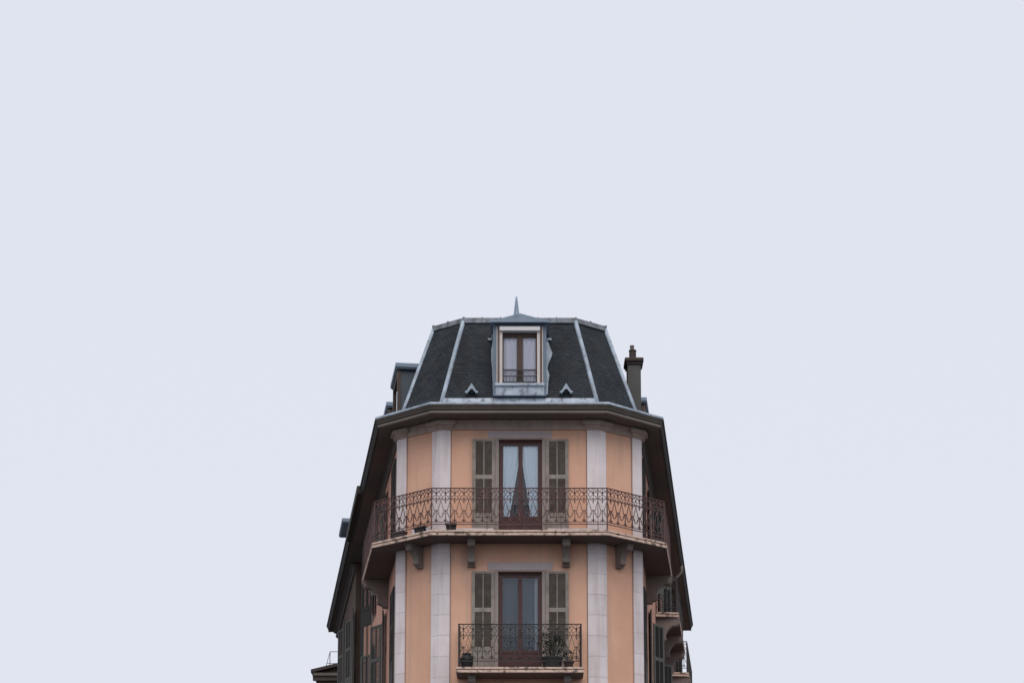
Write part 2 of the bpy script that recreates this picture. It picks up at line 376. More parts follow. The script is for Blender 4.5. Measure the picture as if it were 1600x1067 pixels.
# ------------------------------------------------------------------ cornice swept along the eaves
def side_vec(left, k=0.85):
    return (-math.sin(AL) * k, -math.cos(AL) * k) if left else (math.sin(AR) * k, -math.cos(AR) * k)
vecs = [side_vec(True), (-0.80, -0.42), (-0.329, -1.0), (0.329, -1.0), (0.80, -0.42), side_vec(False)]
path = [(wl(YL), YL), W2L, W1L, W1R, W2R, (wr(YR), YR)]
def sweep(mb, prof, path, vecs, mis=None, side=None):
    last = len(path) - 2
    for k in range(len(path) - 1):
        for j in range(len(prof) - 1):
            q = []
            for (pt, vc), (n, z) in (((path[k], vecs[k]), prof[j]), ((path[k+1], vecs[k+1]), prof[j]), ((path[k+1], vecs[k+1]), prof[j+1]), ((path[k], vecs[k]), prof[j+1])):
                q.append((pt[0] + vc[0]*n, pt[1] + vc[1]*n, z))
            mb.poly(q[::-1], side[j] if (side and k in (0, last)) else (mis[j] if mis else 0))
    for e in (0, -1):                                                # close the ends
        q = [(path[e][0] + vecs[e][0]*n, path[e][1] + vecs[e][1]*n, z) for n, z in prof]
        mb.poly(q if e == 0 else q[::-1], mis[0] if mis else 0)
EAVE = 0.80
# from the roof foot over the lead-covered top, down the mouldings, back under the soffit to the wall
mb = MB(); sweep(mb, [(0.02, 19.07), (EAVE, 18.86), (EAVE + 0.012, 18.80), (EAVE - 0.03, 18.79), (0.02, 18.79)], path, vecs, [0] * 4, [1] * 4)  # side runs take a darker colour in place of shade
bevel(build('gutter_flashing', mb, ['lead', 'gutter_and_eave_shade'], bld), 0.006)
mb = MB()
prof = [(0.02, 18.789), (0.785, 18.789), (0.785, 18.752), (0.76, 18.745), (0.748, 18.70), (0.725, 18.668), (0.69, 18.65),
        (0.69, 18.643), (0.715, 18.64), (0.72, 18.60), (0.70, 18.575), (0.66, 18.57), (0.66, 18.585), (0.16, 18.585), (0.16, 18.56), (0.02, 18.56)]
mis = [0, 0, 0, 0, 0, 0, 0, 1, 1, 1, 1, 2, 2, 2, 2]
smis = [3] * 11 + [2] * 4  # same mouldings on the street sides, with shade put into the colour
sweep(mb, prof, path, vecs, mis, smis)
build('cornice', mb, ['cornice_paint', 'bead_lit', 'soffit_wood_frieze_shade', 'gutter_and_eave_shade'], bld)
mb = MB()
fprof = [(0.0, 18.575), (0.15, 18.575), (0.14, 18.545), (0.09, 18.52), (0.07, 18.51), (0.07, 18.43), (0.085, 18.42), (0.085, 18.385), (0.06, 18.375), (0.05, 18.33), (0.0, 18.33)]
sweep(mb, fprof, path, vecs, [0] * 10, [1] * 10)  # side frieze painted dark to look shaded
build('frieze', mb, ['frieze_stone', 'soffit_wood_frieze_shade'], bld)
for c, dl, dr, a, b in corners:                                     # the frieze breaks forward over each pilaster
    cp = MB()
    for t, z0, z1, e in ((0.19, 18.455, 18.567, 0.12), (0.215, 18.475, 18.50, 0.14), (0.15, 18.425, 18.455, 0.085), (0.12, 18.355, 18.425, 0.05), (0.145, 18.375, 18.395, 0.07), (0.085, 18.315, 18.355, 0.02)):
        cp.prism(corner_poly(c, dl, dr, a + e, b + e, t), z0, z1)
    bevel(build('capital', cp, 'frieze_stone', bld), 0.006)
# pale plinth band at balcony floor level
for fr, u0, u1 in ((F_front, -W1[0], -0.70), (F_front, 0.76, W1[0])):
    pb = MB(); pb.box(u0, u1, -0.06, 0.01, Z_UP - 0.1, Z_UP + 0.24)
    build('plinth', pb, 'pale_stone', bld, fr.p(0, 0, 0), fr.a)
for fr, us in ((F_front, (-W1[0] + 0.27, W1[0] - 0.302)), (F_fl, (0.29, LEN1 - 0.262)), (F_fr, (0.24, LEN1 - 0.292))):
    for u, sg in zip(us, (1, -1)):                               # raised dark strip painting in the recess shade beside each pilaster
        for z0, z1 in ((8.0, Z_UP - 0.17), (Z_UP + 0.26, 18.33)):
            pb = MB(); pb.box(min(u, u + sg * 0.022), max(u, u + sg * 0.022), -0.006, 0.01, z0, z1); build('shade_strip', pb, 'stucco_shade', bld, fr.p(0, 0, 0), fr.a)

# ------------------------------------------------------------------ shutters, doors (shared meshes)
SHW, SHH = 0.605, 2.70
def shutter_meshes(fm, sm, tag_):
    f = MB(); t = 0.036
    f.box(0, 0.082, -t, 0, 0, SHH); f.box(SHW - 0.085, SHW, -t, 0, 0, SHH)
    for z0, z1 in ((0.0, 0.49), (0.52, 0.64), (1.59, 1.70), (2.64, SHH)): f.box(0.082, SHW - 0.085, -t + 0.001, -0.001, z0, z1)
    f.box(0.082, SHW - 0.085, -t + 0.012, -0.012, 0.49, 0.52)
    f.box(0.284, 0.314, -t - 0.006, -0.004, 0.64, 2.64)
    for z0 in (0.35, 1.35, 2.3): f.box(-0.012, 0.05, -t - 0.006, -t + 0.001, z0, z0 + 0.035)
    s, s2 = MB(), MB()                                              # s2: the same louvres for a leaf folded right back
    for z0, z1 in ((0.64, 1.59), (1.70, 2.64)):
        n = int((z1 - z0) / 0.053)
        for k in range(n):
            zc = z0 + (k + 0.5) * (z1 - z0) / n; j = random.uniform(-0.06, 0.06)
            m = Matrix.Translation((0, -t / 2, zc)) @ Matrix.Rotation(R(-48) + j, 4, 'X')
            m2 = Matrix.Translation((0, -t / 2, zc)) @ Matrix.Rotation(R(48) + random.uniform(-0.05, 0.05), 4, 'X')
            for a, b in ((0.08, 0.286), (0.312, SHW - 0.083)): s.box(a, b, -0.029, 0.029, -0.004, 0.004, mtx=m); s2.box(a, b, -0.029, 0.029, -0.004, 0.004, mtx=m2)
    return f.mesh('shutter' + tag_, fm), s.mesh('slats' + tag_, sm), s2.mesh('slats' + tag_, sm)
SH = shutter_meshes('shutter_paint', 'slat_paint', '')
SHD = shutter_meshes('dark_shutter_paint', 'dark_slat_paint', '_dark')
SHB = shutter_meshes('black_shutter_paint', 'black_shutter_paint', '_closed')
def shutter(parent, fr, u, z, ang, pair, gap=0.02):
    """hinge at u on the wall; ang = direction of the leaf in the facade's frame (0 = +u, pi = -u, negative = swung out)"""
    y = -gap if abs(ang) < 0.01 else (-gap - 0.036 if abs(abs(ang) - math.pi) < 0.01 else -gap - 0.02)
    o = put('shutter', pair[0], parent, fr.p(u, y, z), fr.a + ang)
    s = put('slats', pair[2 if abs(abs(ang) - math.pi) < 0.01 else 1], o); s['kind'] = 'stuff'
    return o

PANE = (0.08, 0.505)
def curtain_mesh(name, m, x0, x1, z0, z1, folds, inner=None, amp=0.013):
    """wavy cloth between x0 and x1; inner(z) gives the free edge when it is gathered"""
    mb = MB(); nx, nz = 40, 14
    for i in range(nz + 1):
        z = z0 + (z1 - z0) * i / nz; xe = inner(z) if inner else x1
        for j in range(nx + 1):
            t = j / nx; x = x0 + (xe - x0) * t
            mb.v.append((x, amp * math.sin(t * folds * 6.28 + 0.25 * math.sin(z * 1.3)), z))
    for i in range(nz):
        for j in range(nx):
            a = i * (nx + 1) + j; mb.f.append((a, a + 1, a + nx + 2, a + nx + 1)); mb.mi.append(0)
    return mb.mesh(name, m, True)

def door_meshes():
    f = MB(); h = OPEN_H; w2 = DOOR_W / 2
    f.box(-w2, -0.525, 0, 0.10, 0, h); f.box(0.525, w2, 0, 0.10, 0, h); f.box(-0.525, 0.525, 0, 0.10, h - 0.07, h)
    for s in (-1, 1):
        a, b = (-0.525, -0.002) if s < 0 else (0.002, 0.525)
        f.box(a, a + 0.055, 0.02, 0.075, 0.0, h - 0.07); f.box(b - 0.055, b, 0.02, 0.075, 0.0, h - 0.07)
        f.box(a + 0.055, b - 0.055, 0.021, 0.074, h - 0.13, h - 0.07); f.box(a + 0.055, b - 0.055, 0.021, 0.074, 0.0, 0.14)
        f.box(a + 0.055, b - 0.055, 0.021, 0.074, 0.52, 0.60)
        f.box(a + 0.055, b - 0.055, 0.035, 0.06, 0.14, 0.52)
        f.box(a + 0.10, b - 0.10, 0.028, 0.04, 0.19, 0.47)
    f.box(-0.03, 0.03, 0.002, 0.022, 0.05, h - 0.08)                # meeting bead
    p = MB(); p.box(-0.2075, 0.2075, -0.004, 0.004, 0.60, h - 0.13)
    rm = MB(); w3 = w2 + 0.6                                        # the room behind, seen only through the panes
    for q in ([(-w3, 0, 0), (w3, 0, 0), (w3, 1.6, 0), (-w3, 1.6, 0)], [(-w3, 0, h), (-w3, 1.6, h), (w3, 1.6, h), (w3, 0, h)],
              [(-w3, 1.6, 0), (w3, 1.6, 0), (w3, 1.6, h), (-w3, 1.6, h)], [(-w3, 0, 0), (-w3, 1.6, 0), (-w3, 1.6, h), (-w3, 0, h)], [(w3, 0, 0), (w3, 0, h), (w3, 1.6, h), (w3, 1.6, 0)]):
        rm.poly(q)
    hd = MB(); hd.box(0.022, 0.045, -0.012, 0.003, 1.0, 1.14); hd.tube([(0.034, -0.01, 1.07), (0.034, -0.05, 1.07), (0.12, -0.05, 1.065)], 0.009, 6)
    return f.mesh('french_door', 'door_wood'), p.mesh('pane', 'glass'), rm.mesh('room', 'room_dark'), hd.mesh('handle', 'dark_iron')
DOOR = door_meshes()
C_UPL = curtain_mesh('curtain', 'curtain_blue', -0.55, -0.02, 0.35, OPEN_H - 0.05, 4.5, lambda z: -0.03 if z > 2.2 else -0.03 - 0.245 * min(1, (2.2 - z) / 1.45))
C_UPR = curtain_mesh('curtain', 'curtain_blue', 0.55, 0.02, 0.35, OPEN_H - 0.05, 4.5, lambda z: 0.03 if z > 2.25 else 0.03 + 0.225 * min(1, (2.25 - z) / 1.5))
C_LOW = curtain_mesh('sheer_curtain', 'sheer_grey', -0.56, 0.56, 0.3, OPEN_H - 0.05, 5, None, 0.012)
C_STR = curtain_mesh('curtain', 'curtain_strip', 0.39, 0.56, 0.3, OPEN_H - 0.05, 1.5)

def french_window(parent, fr, uc, zf, look, sh, angs):
    d = put('french_door', DOOR[0], parent, fr.p(uc, 0.055, zf), fr.a)
    for s in (-1, 1): put('pane', DOOR[1], d, (0.2635 * s, 0.05, 0))
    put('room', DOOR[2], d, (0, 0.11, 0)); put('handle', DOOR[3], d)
    if look == 'drawn':
        put('curtain', C_UPL, d, (0, 0.088, 0)); put('curtain', C_UPR, d, (0, 0.088, 0))
    else:
        put('sheer_curtain', C_LOW, d, (0, 0.24, 0)); put('curtain', C_STR, d, (0, 0.15, 0))
    sr = MB(); a = DOOR_W / 2
    m = Matrix.Translation(fr.p(uc, 0, zf)) @ Matrix.Rotation(fr.a, 4, 'Z')
    sr.box(-a - 0.10, -a, -0.018, 0.06, 0, OPEN_H, mtx=m); sr.box(a, a + 0.10, -0.018, 0.06, 0, OPEN_H, mtx=m); sr.box(-a - 0.10, a + 0.10, -0.018, 0.06, OPEN_H, OPEN_H + 0.045, mtx=m)
    sr.box(-a - 0.012, a + 0.012, -0.026, 0.05, OPEN_H - 0.012, OPEN_H + 0.012, 1, mtx=m)
    build('window_surround', sr, ['surround_paint', 'hinge_red'], parent)
    k = 0.105 if angs[0] else 0.025
    shutter(parent, fr, uc - a - k, zf + 0.03, angs[0], sh); shutter(parent, fr, uc + a + k, zf + 0.03, angs[1], sh)
def lintel(parent, fr, uc, z0, z1, hw=0.87):
    mb = MB(); mb.box(-hw, hw, -0.014, 0.05, z0, z1, mtx=Matrix.Translation(fr.p(uc, 0, 0)) @ Matrix.Rotation(fr.a, 4, 'Z'))
    bevel(build('lintel', mb, 'lintel_stone_shaded', parent), 0.004)

french_window(bld, F_front, 0.03, Z_UP, 'drawn', SH, (math.pi, 0)); lintel(bld, F_front, 0.01, Z_UP + OPEN_H + 0.05, 18.30)
french_window(bld, F_front, 0.02, Z_LOW, 'sheer', SH, (math.pi, 0)); lintel(bld, F_front, 0.015, Z_LOW + OPEN_H + 0.05, 14.64)
for y in wins_left:
    for z in (Z_UP, Z_LOW):
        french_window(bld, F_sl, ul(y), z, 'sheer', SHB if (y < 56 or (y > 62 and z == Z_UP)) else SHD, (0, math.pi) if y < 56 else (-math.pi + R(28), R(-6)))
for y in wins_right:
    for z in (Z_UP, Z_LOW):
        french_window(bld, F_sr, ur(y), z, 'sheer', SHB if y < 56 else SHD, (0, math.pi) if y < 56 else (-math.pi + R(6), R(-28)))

# ------------------------------------------------------------------ iron balconies
def spiral(cx, cz, r0, a0, turns, n=10, r1=0.35, y=0):
    return [(cx + r0 * (1 - (1 - r1) * i / n) * math.cos(a0 + turns * 6.283 * i / n), y, cz + r0 * (1 - (1 - r1) * i / n) * math.sin(a0 + turns * 6.283 * i / n)) for i in range(n + 1)]
def motif(matn, r=0.0115):
    """one repeat of the scrolled ironwork, 0.248 wide, z measured down from the top rail, 0.97 high"""
    mb = MB(); w = 0.124
    def t(p, rr=r): mb.tube(p, rr, 4)
    def blob(x, z, a, b):
        mb.lathe([(0.002, z - b), (a * 0.8, z - b * 0.5), (a, z), (a * 0.7, z + b * 0.55), (0.002, z + b)], 6, c=(x, 0))
    t([(0, 0, 0.0), (0, 0, -0.37)], 0.010); blob(0, -0.115, 0.03, 0.05); blob(0, -0.275, 0.024, 0.035); blob(0, -0.37, 0.016, 0.035)
    t([(0, 0, -0.585), (0, 0, -0.94)], 0.014); blob(0, -0.60, 0.022, 0.022); blob(0, -0.85, 0.02, 0.05)
    for s in (-1, 1):
        t([(s*w, 0, -0.012), (s*0.105, 0, -0.05), (s*0.07, 0, -0.085), (s*0.03, 0, -0.11), (0, 0, -0.118)])
        t([(s*0.02, 0, -0.02), (s*0.06, 0, -0.055), (s*0.10, 0, -0.11), (s*0.118, 0, -0.17), (s*0.10, 0, -0.215), (s*0.05, 0, -0.20), (0, 0, -0.165)], r * 0.8)
        t(spiral(s*0.052, -0.285, 0.042, R(90), -s*0.85, 9, 0.35))
        t([(s*0.05, 0, -0.244), (s*0.10, 0, -0.255), (s*w, 0, -0.33)], r * 0.9)
        t([(s*0.03, 0, -0.325), (s*0.012, 0, -0.345), (0, 0, -0.35)], r * 0.8)
        # lancet ending in a lyre
        t([(s*w, 0, -0.325), (s*(w-.030), 0, -0.43), (s*(w-.056), 0, -0.53), (s*(w-.076), 0, -0.605), (s*(w-.090), 0, -0.635), (s*(w-.080), 0, -0.652)], r * 0.9)
        t([(s*(w-.078), 0, -0.70), (s*(w-.082), 0, -0.672), (s*(w-.064), 0, -0.66), (s*(w-.052), 0, -0.69), (s*(w-.048), 0, -0.73), (s*(w-.028), 0, -0.768), (s*w, 0, -0.782)], r * 1.05)
        t([(0, 0, -0.60), (s*0.028, 0, -0.592), (s*0.042, 0, -0.612), (s*0.034, 0, -0.635), (s*0.02, 0, -0.63)], r * 0.9)
        t(spiral(s*0.045, -0.885, 0.034, R(100), s*0.75, 8, 0.35), r * 0.9)
        t([(s*0.05, 0, -0.92), (s*0.085, 0, -0.905), (s*w, 0, -0.93)], r * 0.9)
    return mb.mesh('scroll_panel', matn, True)
MOT, MOTD = motif('iron'), motif('dark_iron', 0.0095)
RAIL_H = 1.155
def railing(parent, pts, zf, closed_ends, pair, matn, rise=RAIL_H):
    """rails, posts and scroll panels along a polyline; everything is a piece of its balcony"""
    zt, zb = zf + rise, zf + rise - 0.985
    tr = MB(); 
    for z, hw, hh in ((zt, 0.022, 0.012),):
        for k in range(len(pts) - 1):
            a, b = Vector((*pts[k], z)), Vector((*pts[k+1], z)); d = (b - a); L = d.length; an = math.atan2(d.y, d.x)
            tr.box(-0.015, L + 0.015, -hw, hw, -hh, hh, mtx=Matrix.Translation(a) @ Matrix.Rotation(an, 4, 'Z'))
    bevel(build('top_rail', tr, matn, parent), 0.006, 1)
    br = MB()
    for k in range(len(pts) - 1):
        a, b = Vector((*pts[k], zb)), Vector((*pts[k+1], zb)); d = (b - a); L = d.length; an = math.atan2(d.y, d.x)
        br.box(0, L, -0.009, 0.009, -0.011, 0.011, mtx=Matrix.Translation(a) @ Matrix.Rotation(an, 4, 'Z'))
    build('bottom_rail', br, matn, parent)
    ps = MB(); ps.box(-0.014, 0.014, -0.014, 0.014, zf - 0.02 - zb, zt - zb); pme = ps.mesh('post', matn)
    for p in pts: put('post', pme, parent, (*p, zb), 0.3)
    thin = MB(); thin.box(-0.009, 0.009, -0.012, 0.012, zf - 0.02 - zb, zt - zb - 0.01); tme = thin.mesh('post', matn)
    for k in range(len(pts) - 1):
        a, b = Vector((*pts[k], 0)), Vector((*pts[k+1], 0)); d = b - a; L = d.length; an = math.atan2(d.y, d.x)
        n = max(1, round(L / 0.248)); st = L / n; d.normalize()
        for i in range(n):
            p = a + d * (st * (i + 0.5)); put('scroll_panel', pair, parent, (p.x, p.y, zt - 0.012), an, st / 0.248)
        if L > 2.2:
            for i in range(2, n, 4):
                p = a + d * (st * i); put('post', tme, parent, (p.x, p.y, zb), an)

CONS = [(0, 0), (-0.60, 0), (-0.60, -0.09), (-0.585, -0.10), (-0.585, -0.155), (-0.55, -0.20), (-0.49, -0.215), (-0.44, -0.205), (-0.38, -0.24), (-0.30, -0.32), (-0.26, -0.40),
        (-0.245, -0.47), (-0.265, -0.51), (-0.26, -0.56), (-0.22, -0.585), (-0.17, -0.59), (-0.165, -0.61), (-0.12, -0.615), (-0.115, -0.64), (0, -0.64)]
def console_mesh(wd, k=1.0):
    mb = MB(); mb.profile_x([(y * k, z * k) for y, z in CONS], -wd / 2, wd / 2)
    mb.box(-wd/2 - 0.015, wd/2 + 0.015, -0.61 * k, 0.0, -0.035, -0.001); mb.box(-wd/2 - 0.012, wd/2 + 0.012, -0.135 * k, 0, -0.655 * k, -0.628 * k)
    for s in (-1, 1):                                               # scroll eyes on the cheeks
        mb.tube([(s * wd/2, -0.53 * k, -0.14 * k), (s * (wd/2 + 0.014), -0.53 * k, -0.14 * k)], 0.05 * k, 10); mb.tube([(s * wd/2, -0.205 * k, -0.535 * k), (s * (wd/2 + 0.012), -0.205 * k, -0.535 * k)], 0.042 * k, 10)
    return mb.mesh('console', 'console_stone')
CON, CONB, CONF = console_mesh(0.19), console_mesh(0.26, 1.22), console_mesh(0.18, 0.92)

def balcony(parent, outer, inner, zf, th=0.16, inset=0.07, pair=MOT, matn='iron', rail_pts=None):
    """outer: slab edge, left to right seen from outside; inner: the wall line, same direction"""
    mb = MB()
    def ring(d): return [(x, y) for x, y in offset_path(outer, d)] + inner[::-1]
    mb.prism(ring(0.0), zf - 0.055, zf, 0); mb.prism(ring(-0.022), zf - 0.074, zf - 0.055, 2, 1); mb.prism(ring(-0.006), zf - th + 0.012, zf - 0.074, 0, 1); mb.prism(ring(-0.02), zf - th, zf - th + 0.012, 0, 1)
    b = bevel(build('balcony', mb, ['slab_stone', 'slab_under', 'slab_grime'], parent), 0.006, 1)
    rp = offset_path(outer, -inset)
    if rail_pts: rp = rail_pts(rp)
    railing(b, rp, zf, True, pair, matn)
    return b
Z_SLAB = 15.32
xl_end, xr_end = 57.9, 57.3
def so_l(y): return -(4.0 + SL * (y - 53.53))
def so_r(y): return 4.0 + SR * (y - 53.53)
outer = [(so_l(xl_end), xl_end), (-4.0, 53.53), (-2.355, 52.15), (2.355, 52.15), (4.0, 53.53), (so_r(xr_end), xr_end)]
inner = [(wl(xl_end) , xl_end + 0.1), (-3.31, 53.87), (-2.13, 53.0), (2.13, 53.0), (3.31, 53.87), (wr(xr_end), xr_end + 0.08)]
def ends(rp): return [(inner[0][0] - 0.02, inner[0][1] - 0.06)] + [(rp[0][0], rp[0][1] - 0.06)] + rp[1:-1] + [(rp[-1][0], rp[-1][1] - 0.06)] + [(inner[-1][0] + 0.02, inner[-1][1] - 0.06)]
bal = balcony(bld, outer, inner, Z_SLAB, rail_pts=ends)
ZC = Z_SLAB - 0.16
for u in (-1.28, 1.25): bevel(put('console', CON, bal, F_front.p(u, 0, ZC)), 0.006)
bevel(put('console', CONF, bal, F_fl.p(LEN1 * 0.55, 0, ZC), F_fl.a), 0.006)
bevel(put('console', CONF, bal, F_fr.p(LEN1 * 0.45, 0, ZC), F_fr.a), 0.006)
bevel(put('console', CONB, bal, F_sl.p(ul(57.35), 0, ZC), F_sl.a), 0.006)
bevel(put('console', CONB, bal, F_sr.p(ur(56.8), 0, ZC), F_sr.a), 0.006)
# the small balcony of the floor below
outer = [(-1.66, 52.98), (-1.66, 52.15), (1.69, 52.15), (1.69, 52.98)]
b2 = balcony(bld, outer, [(-1.60, 53.0), (1.63, 53.0)], 11.63, pair=MOTD, matn='dark_iron')
for u in (-1.25, 1.27): bevel(put('console', CON, b2, F_front.p(u, 0, 11.63 - 0.16)), 0.006)
# two more along the right street
for y0, y1 in ((62.3, 68.1), (72.4, 78.6)):
    outer = [(wr(y0) + 0.03, y0 - 0.10), (so_r(y0) + 0.0, y0), (so_r(y1), y1), (wr(y1) + 0.03, y1)]
    b3 = balcony(bld, outer, [(wr(y0), y0 - 0.1), (wr(y1), y1)], Z_SLAB, pair=MOTD, matn='dark_iron')
    for y in (y0 + 0.25, (y0 + y1) / 2, y1 - 0.3): put('console', CONB, b3, F_sr.p(ur(y), 0, ZC), F_sr.a)

# ------------------------------------------------------------------ mansard roof
ZB, ZT = 19.07, 21.85
B1, B2 = (2.126, 52.97), (3.228, 53.85); T1, T2 = (1.555, 54.05), (2.40, 54.70)
def rl(y): return -(B2[0] + SL * (y - B2[1]))
def rr(y): return B2[0] + SR * (y - B2[1])
mb = MB()
bp = [(rl(YL), YL), (-B2[0], B2[1]), (-B1[0], B1[1]), B1, B2, (rr(YR), YR)]
tl = -(T2[0] + SL * (YL - T2[1])); trr = T2[0] + SR * (YR - T2[1])
tp = [(tl, YL), (-T2[0], T2[1]), (-T1[0], T1[1]), T1, T2, (trr, YR)]
for k in range(5): mb.poly([(*bp[k], ZB), (*bp[k+1], ZB), (*tp[k+1], ZT), (*tp[k], ZT)])
cap = [(0.0, 56.2, ZT + 0.22)]
for k in range(1, 4): mb.poly([(*tp[k], ZT), (*tp[k+1], ZT), cap[0]])
mb.poly([(*tp[0], ZT), (*tp[1], ZT), cap[0], (0.0, YL, ZT + 0.22)]); mb.poly([(*tp[4], ZT), (*tp[5], ZT), (0.8, YR, ZT + 0.22), cap[0]])
mb.poly([cap[0], (0.8, YR, ZT + 0.22), (0.6, YR, ZT), (0.0, YL, ZT + 0.22)])
mb.poly([(*tp[0], ZT), (0.0, YL, ZT + 0.22), (0.6, YL, ZB), (*bp[0], ZB)]); mb.poly([(*tp[5], ZT), (*bp[5], ZB), (0.6, YR, ZB), (0.8, YR, ZT + 0.22)])
mb.poly([(0.6, YL, ZB), (0.0, YL, ZT + 0.22), (0.6, YR, ZT), (0.6, YR, ZB)])
roof = build('roof', mb, 'slate', bld, tones=True)

def slates(a0, b0, a1, b1, n_rows, wd, skip=None):
    """overlapping slates on the face with foot a0-b0 and head a1-b1"""
    a0, b0, a1, b1 = (Vector(p) for p in (a0, b0, a1, b1)); mb = MB()
    u = (b0 - a0).normalized(); up = ((a1 + b1) / 2 - (a0 + b0) / 2); nrm = u.cross(up).normalized()
    if nrm.z < 0: nrm = -nrm
    L0 = (b0 - a0).length
    for r in range(n_rows):
        t0, t1 = r / n_rows, min(1.0, (r + 1.25) / n_rows)
        p0, q0, p1, q1 = a0.lerp(a1, t0), b0.lerp(b1, t0), a0.lerp(a1, t1), b0.lerp(b1, t1)
        s0, s1 = (p0 - a0).dot(u), (q0 - a0).dot(u); e0, e1 = (p1 - a0).dot(u), (q1 - a0).dot(u)
        base0 = p0 - u * s0; base1 = p1 - u * e0
        x = -wd + (0.5 * wd if r % 2 else 0) - 0.3 * wd
        while x < L0:
            g = 0.004; xa, xb = x + g, x + wd - g; x += wd
            l0, h0 = max(xa, s0), min(xb, s1); l1, h1 = max(xa, e0), min(xb, e1)
            if h0 - l0 < 0.01 or h1 - l1 < 0.005: continue
            if skip and skip((l0 + h0) / 2, t0, h0 - l0): continue
            lift = 0.011 + random.uniform(-0.002, 0.004); dz = random.uniform(-0.005, 0.005)
            d = up * (dz / up.length)
            c = [base0 + u * l0 + nrm * lift + d, base0 + u * h0 + nrm * lift + d, base1 + u * h1 + nrm * 0.006, base1 + u * l1 + nrm * 0.006]
            low = [base0 + u * l0 + d, base0 + u * h0 + d]
            tn = random.choice((1, 1, 1, 1.1, 0.9, 1.18, 0.84, 1.3 if random.random() < 0.1 else 1)) * random.uniform(0.93, 1.07)
            mb.poly(c, 0, tn); mb.poly([low[0], low[1], c[1], c[0]], 0, tn * 0.9)
            mb.poly([base1 + u * l1, low[0], c[0], c[3]], 0, tn); mb.poly([low[1], base1 + u * h1, c[2], c[1]], 0, tn)
    o = build('slates', mb, 'slate', roof, tones=True); o['kind'] = 'stuff'; return o
def v3(p, z): return (p[0], p[1], z)
NR = 32
ff = MB()                                        # stained lead soaker along the foot of the front slope
for k in range(6):
    xa, xb = -2.09 + k * 0.697, -2.09 + (k + 1) * 0.697 - 0.004
    ff.poly([(xa, B1[1] - 0.05, ZB - 0.02), (xb, B1[1] - 0.05, ZB - 0.02), (xb, B1[1] + 0.025 + (0.0 if k % 2 else 0.004), ZB + 0.16), (xa, B1[1] + 0.025, ZB + 0.16)])
    ff.poly([(xa, B1[1] + 0.025, ZB + 0.16), (xb, B1[1] + 0.025, ZB + 0.16), (xb, B1[1] + 0.06, ZB + 0.16), (xa, B1[1] + 0.06, ZB + 0.16)])
fo = build('foot_flashing', ff, 'bright_lead', roof)
slates(v3((-B1[0], B1[1]), ZB), v3(B1, ZB), v3((-T1[0], T1[1]), ZT), v3(T1, ZT), NR, 0.155)
slates(v3((-B2[0], B2[1]), ZB), v3((-B1[0], B1[1]), ZB), v3((-T2[0], T2[1]), ZT), v3((-T1[0], T1[1]), ZT), NR, 0.155)
slates(v3(B1, ZB), v3(B2, ZB), v3(T1, ZT), v3(T2, ZT), NR, 0.155)
slates(v3((rl(60.5), 60.5), ZB), v3((-B2[0], B2[1]), ZB), v3((-(T2[0] + SL * (61.2 - T2[1])), 61.2), ZT), v3((-T2[0], T2[1]), ZT), NR, 0.155)
slates(v3(B2, ZB), v3((rr(60.5), 60.5), ZB), v3(T2, ZT), v3((T2[0] + SR * (61.2 - T2[1]), 61.2), ZT), NR, 0.155)
# lead rolls on the hips
for b, t in (((-B2[0], B2[1]), (-T2[0], T2[1])), ((-B1[0], B1[1]), (-T1[0], T1[1])), (B1, T1), (B2, T2)):
    mb = MB(); p0, p1 = Vector((*b, ZB - 0.02)), Vector((*t, ZT))
    mb.tube([p0.lerp(p1, k / 6) + Vector((random.uniform(-.003, .003), 0, 0)) for k in range(7)], 0.062, 8)
    for k in (1, 2, 3): mb.tube([p0.lerp(p1, k / 3.6), p0.lerp(p1, k / 3.6 + 0.006)], 0.067, 8)
    build('hip_flashing', mb, 'lead', roof, smooth=True)
# ridge capping, sheet by sheet
rp = [tp[0], tp[1], tp[2], tp[3], tp[4], tp[5]]
for k in range(5):
    a, b = Vector((*rp[k], ZT)), Vector((*rp[k+1], ZT)); d = b - a; L = d.length; an = math.atan2(d.y, d.x)
    n = max(1, round(L / 0.55)) if k in (1, 2, 3) else 6
    for i in range(n):
        mb = MB(); u0, u1 = L * i / n - (0.03 if i == 0 else 0), L * (i + 1) / n + (0.03 if i == n - 1 else 0)
        mb.profile_x([(-0.075, -0.12), (-0.095, -0.11), (-0.055, 0.045), (0.0, 0.068), (0.14, 0.06), (0.14, -0.02)][::-1], u0 + 0.003, u1 - 0.003)
        mb.box(u1 - 0.014, u1 + 0.008, -0.066, 0.12, 0.0, 0.073)
        build('ridge_capping', mb, 'ridge_lead', roof, tuple(a), an)

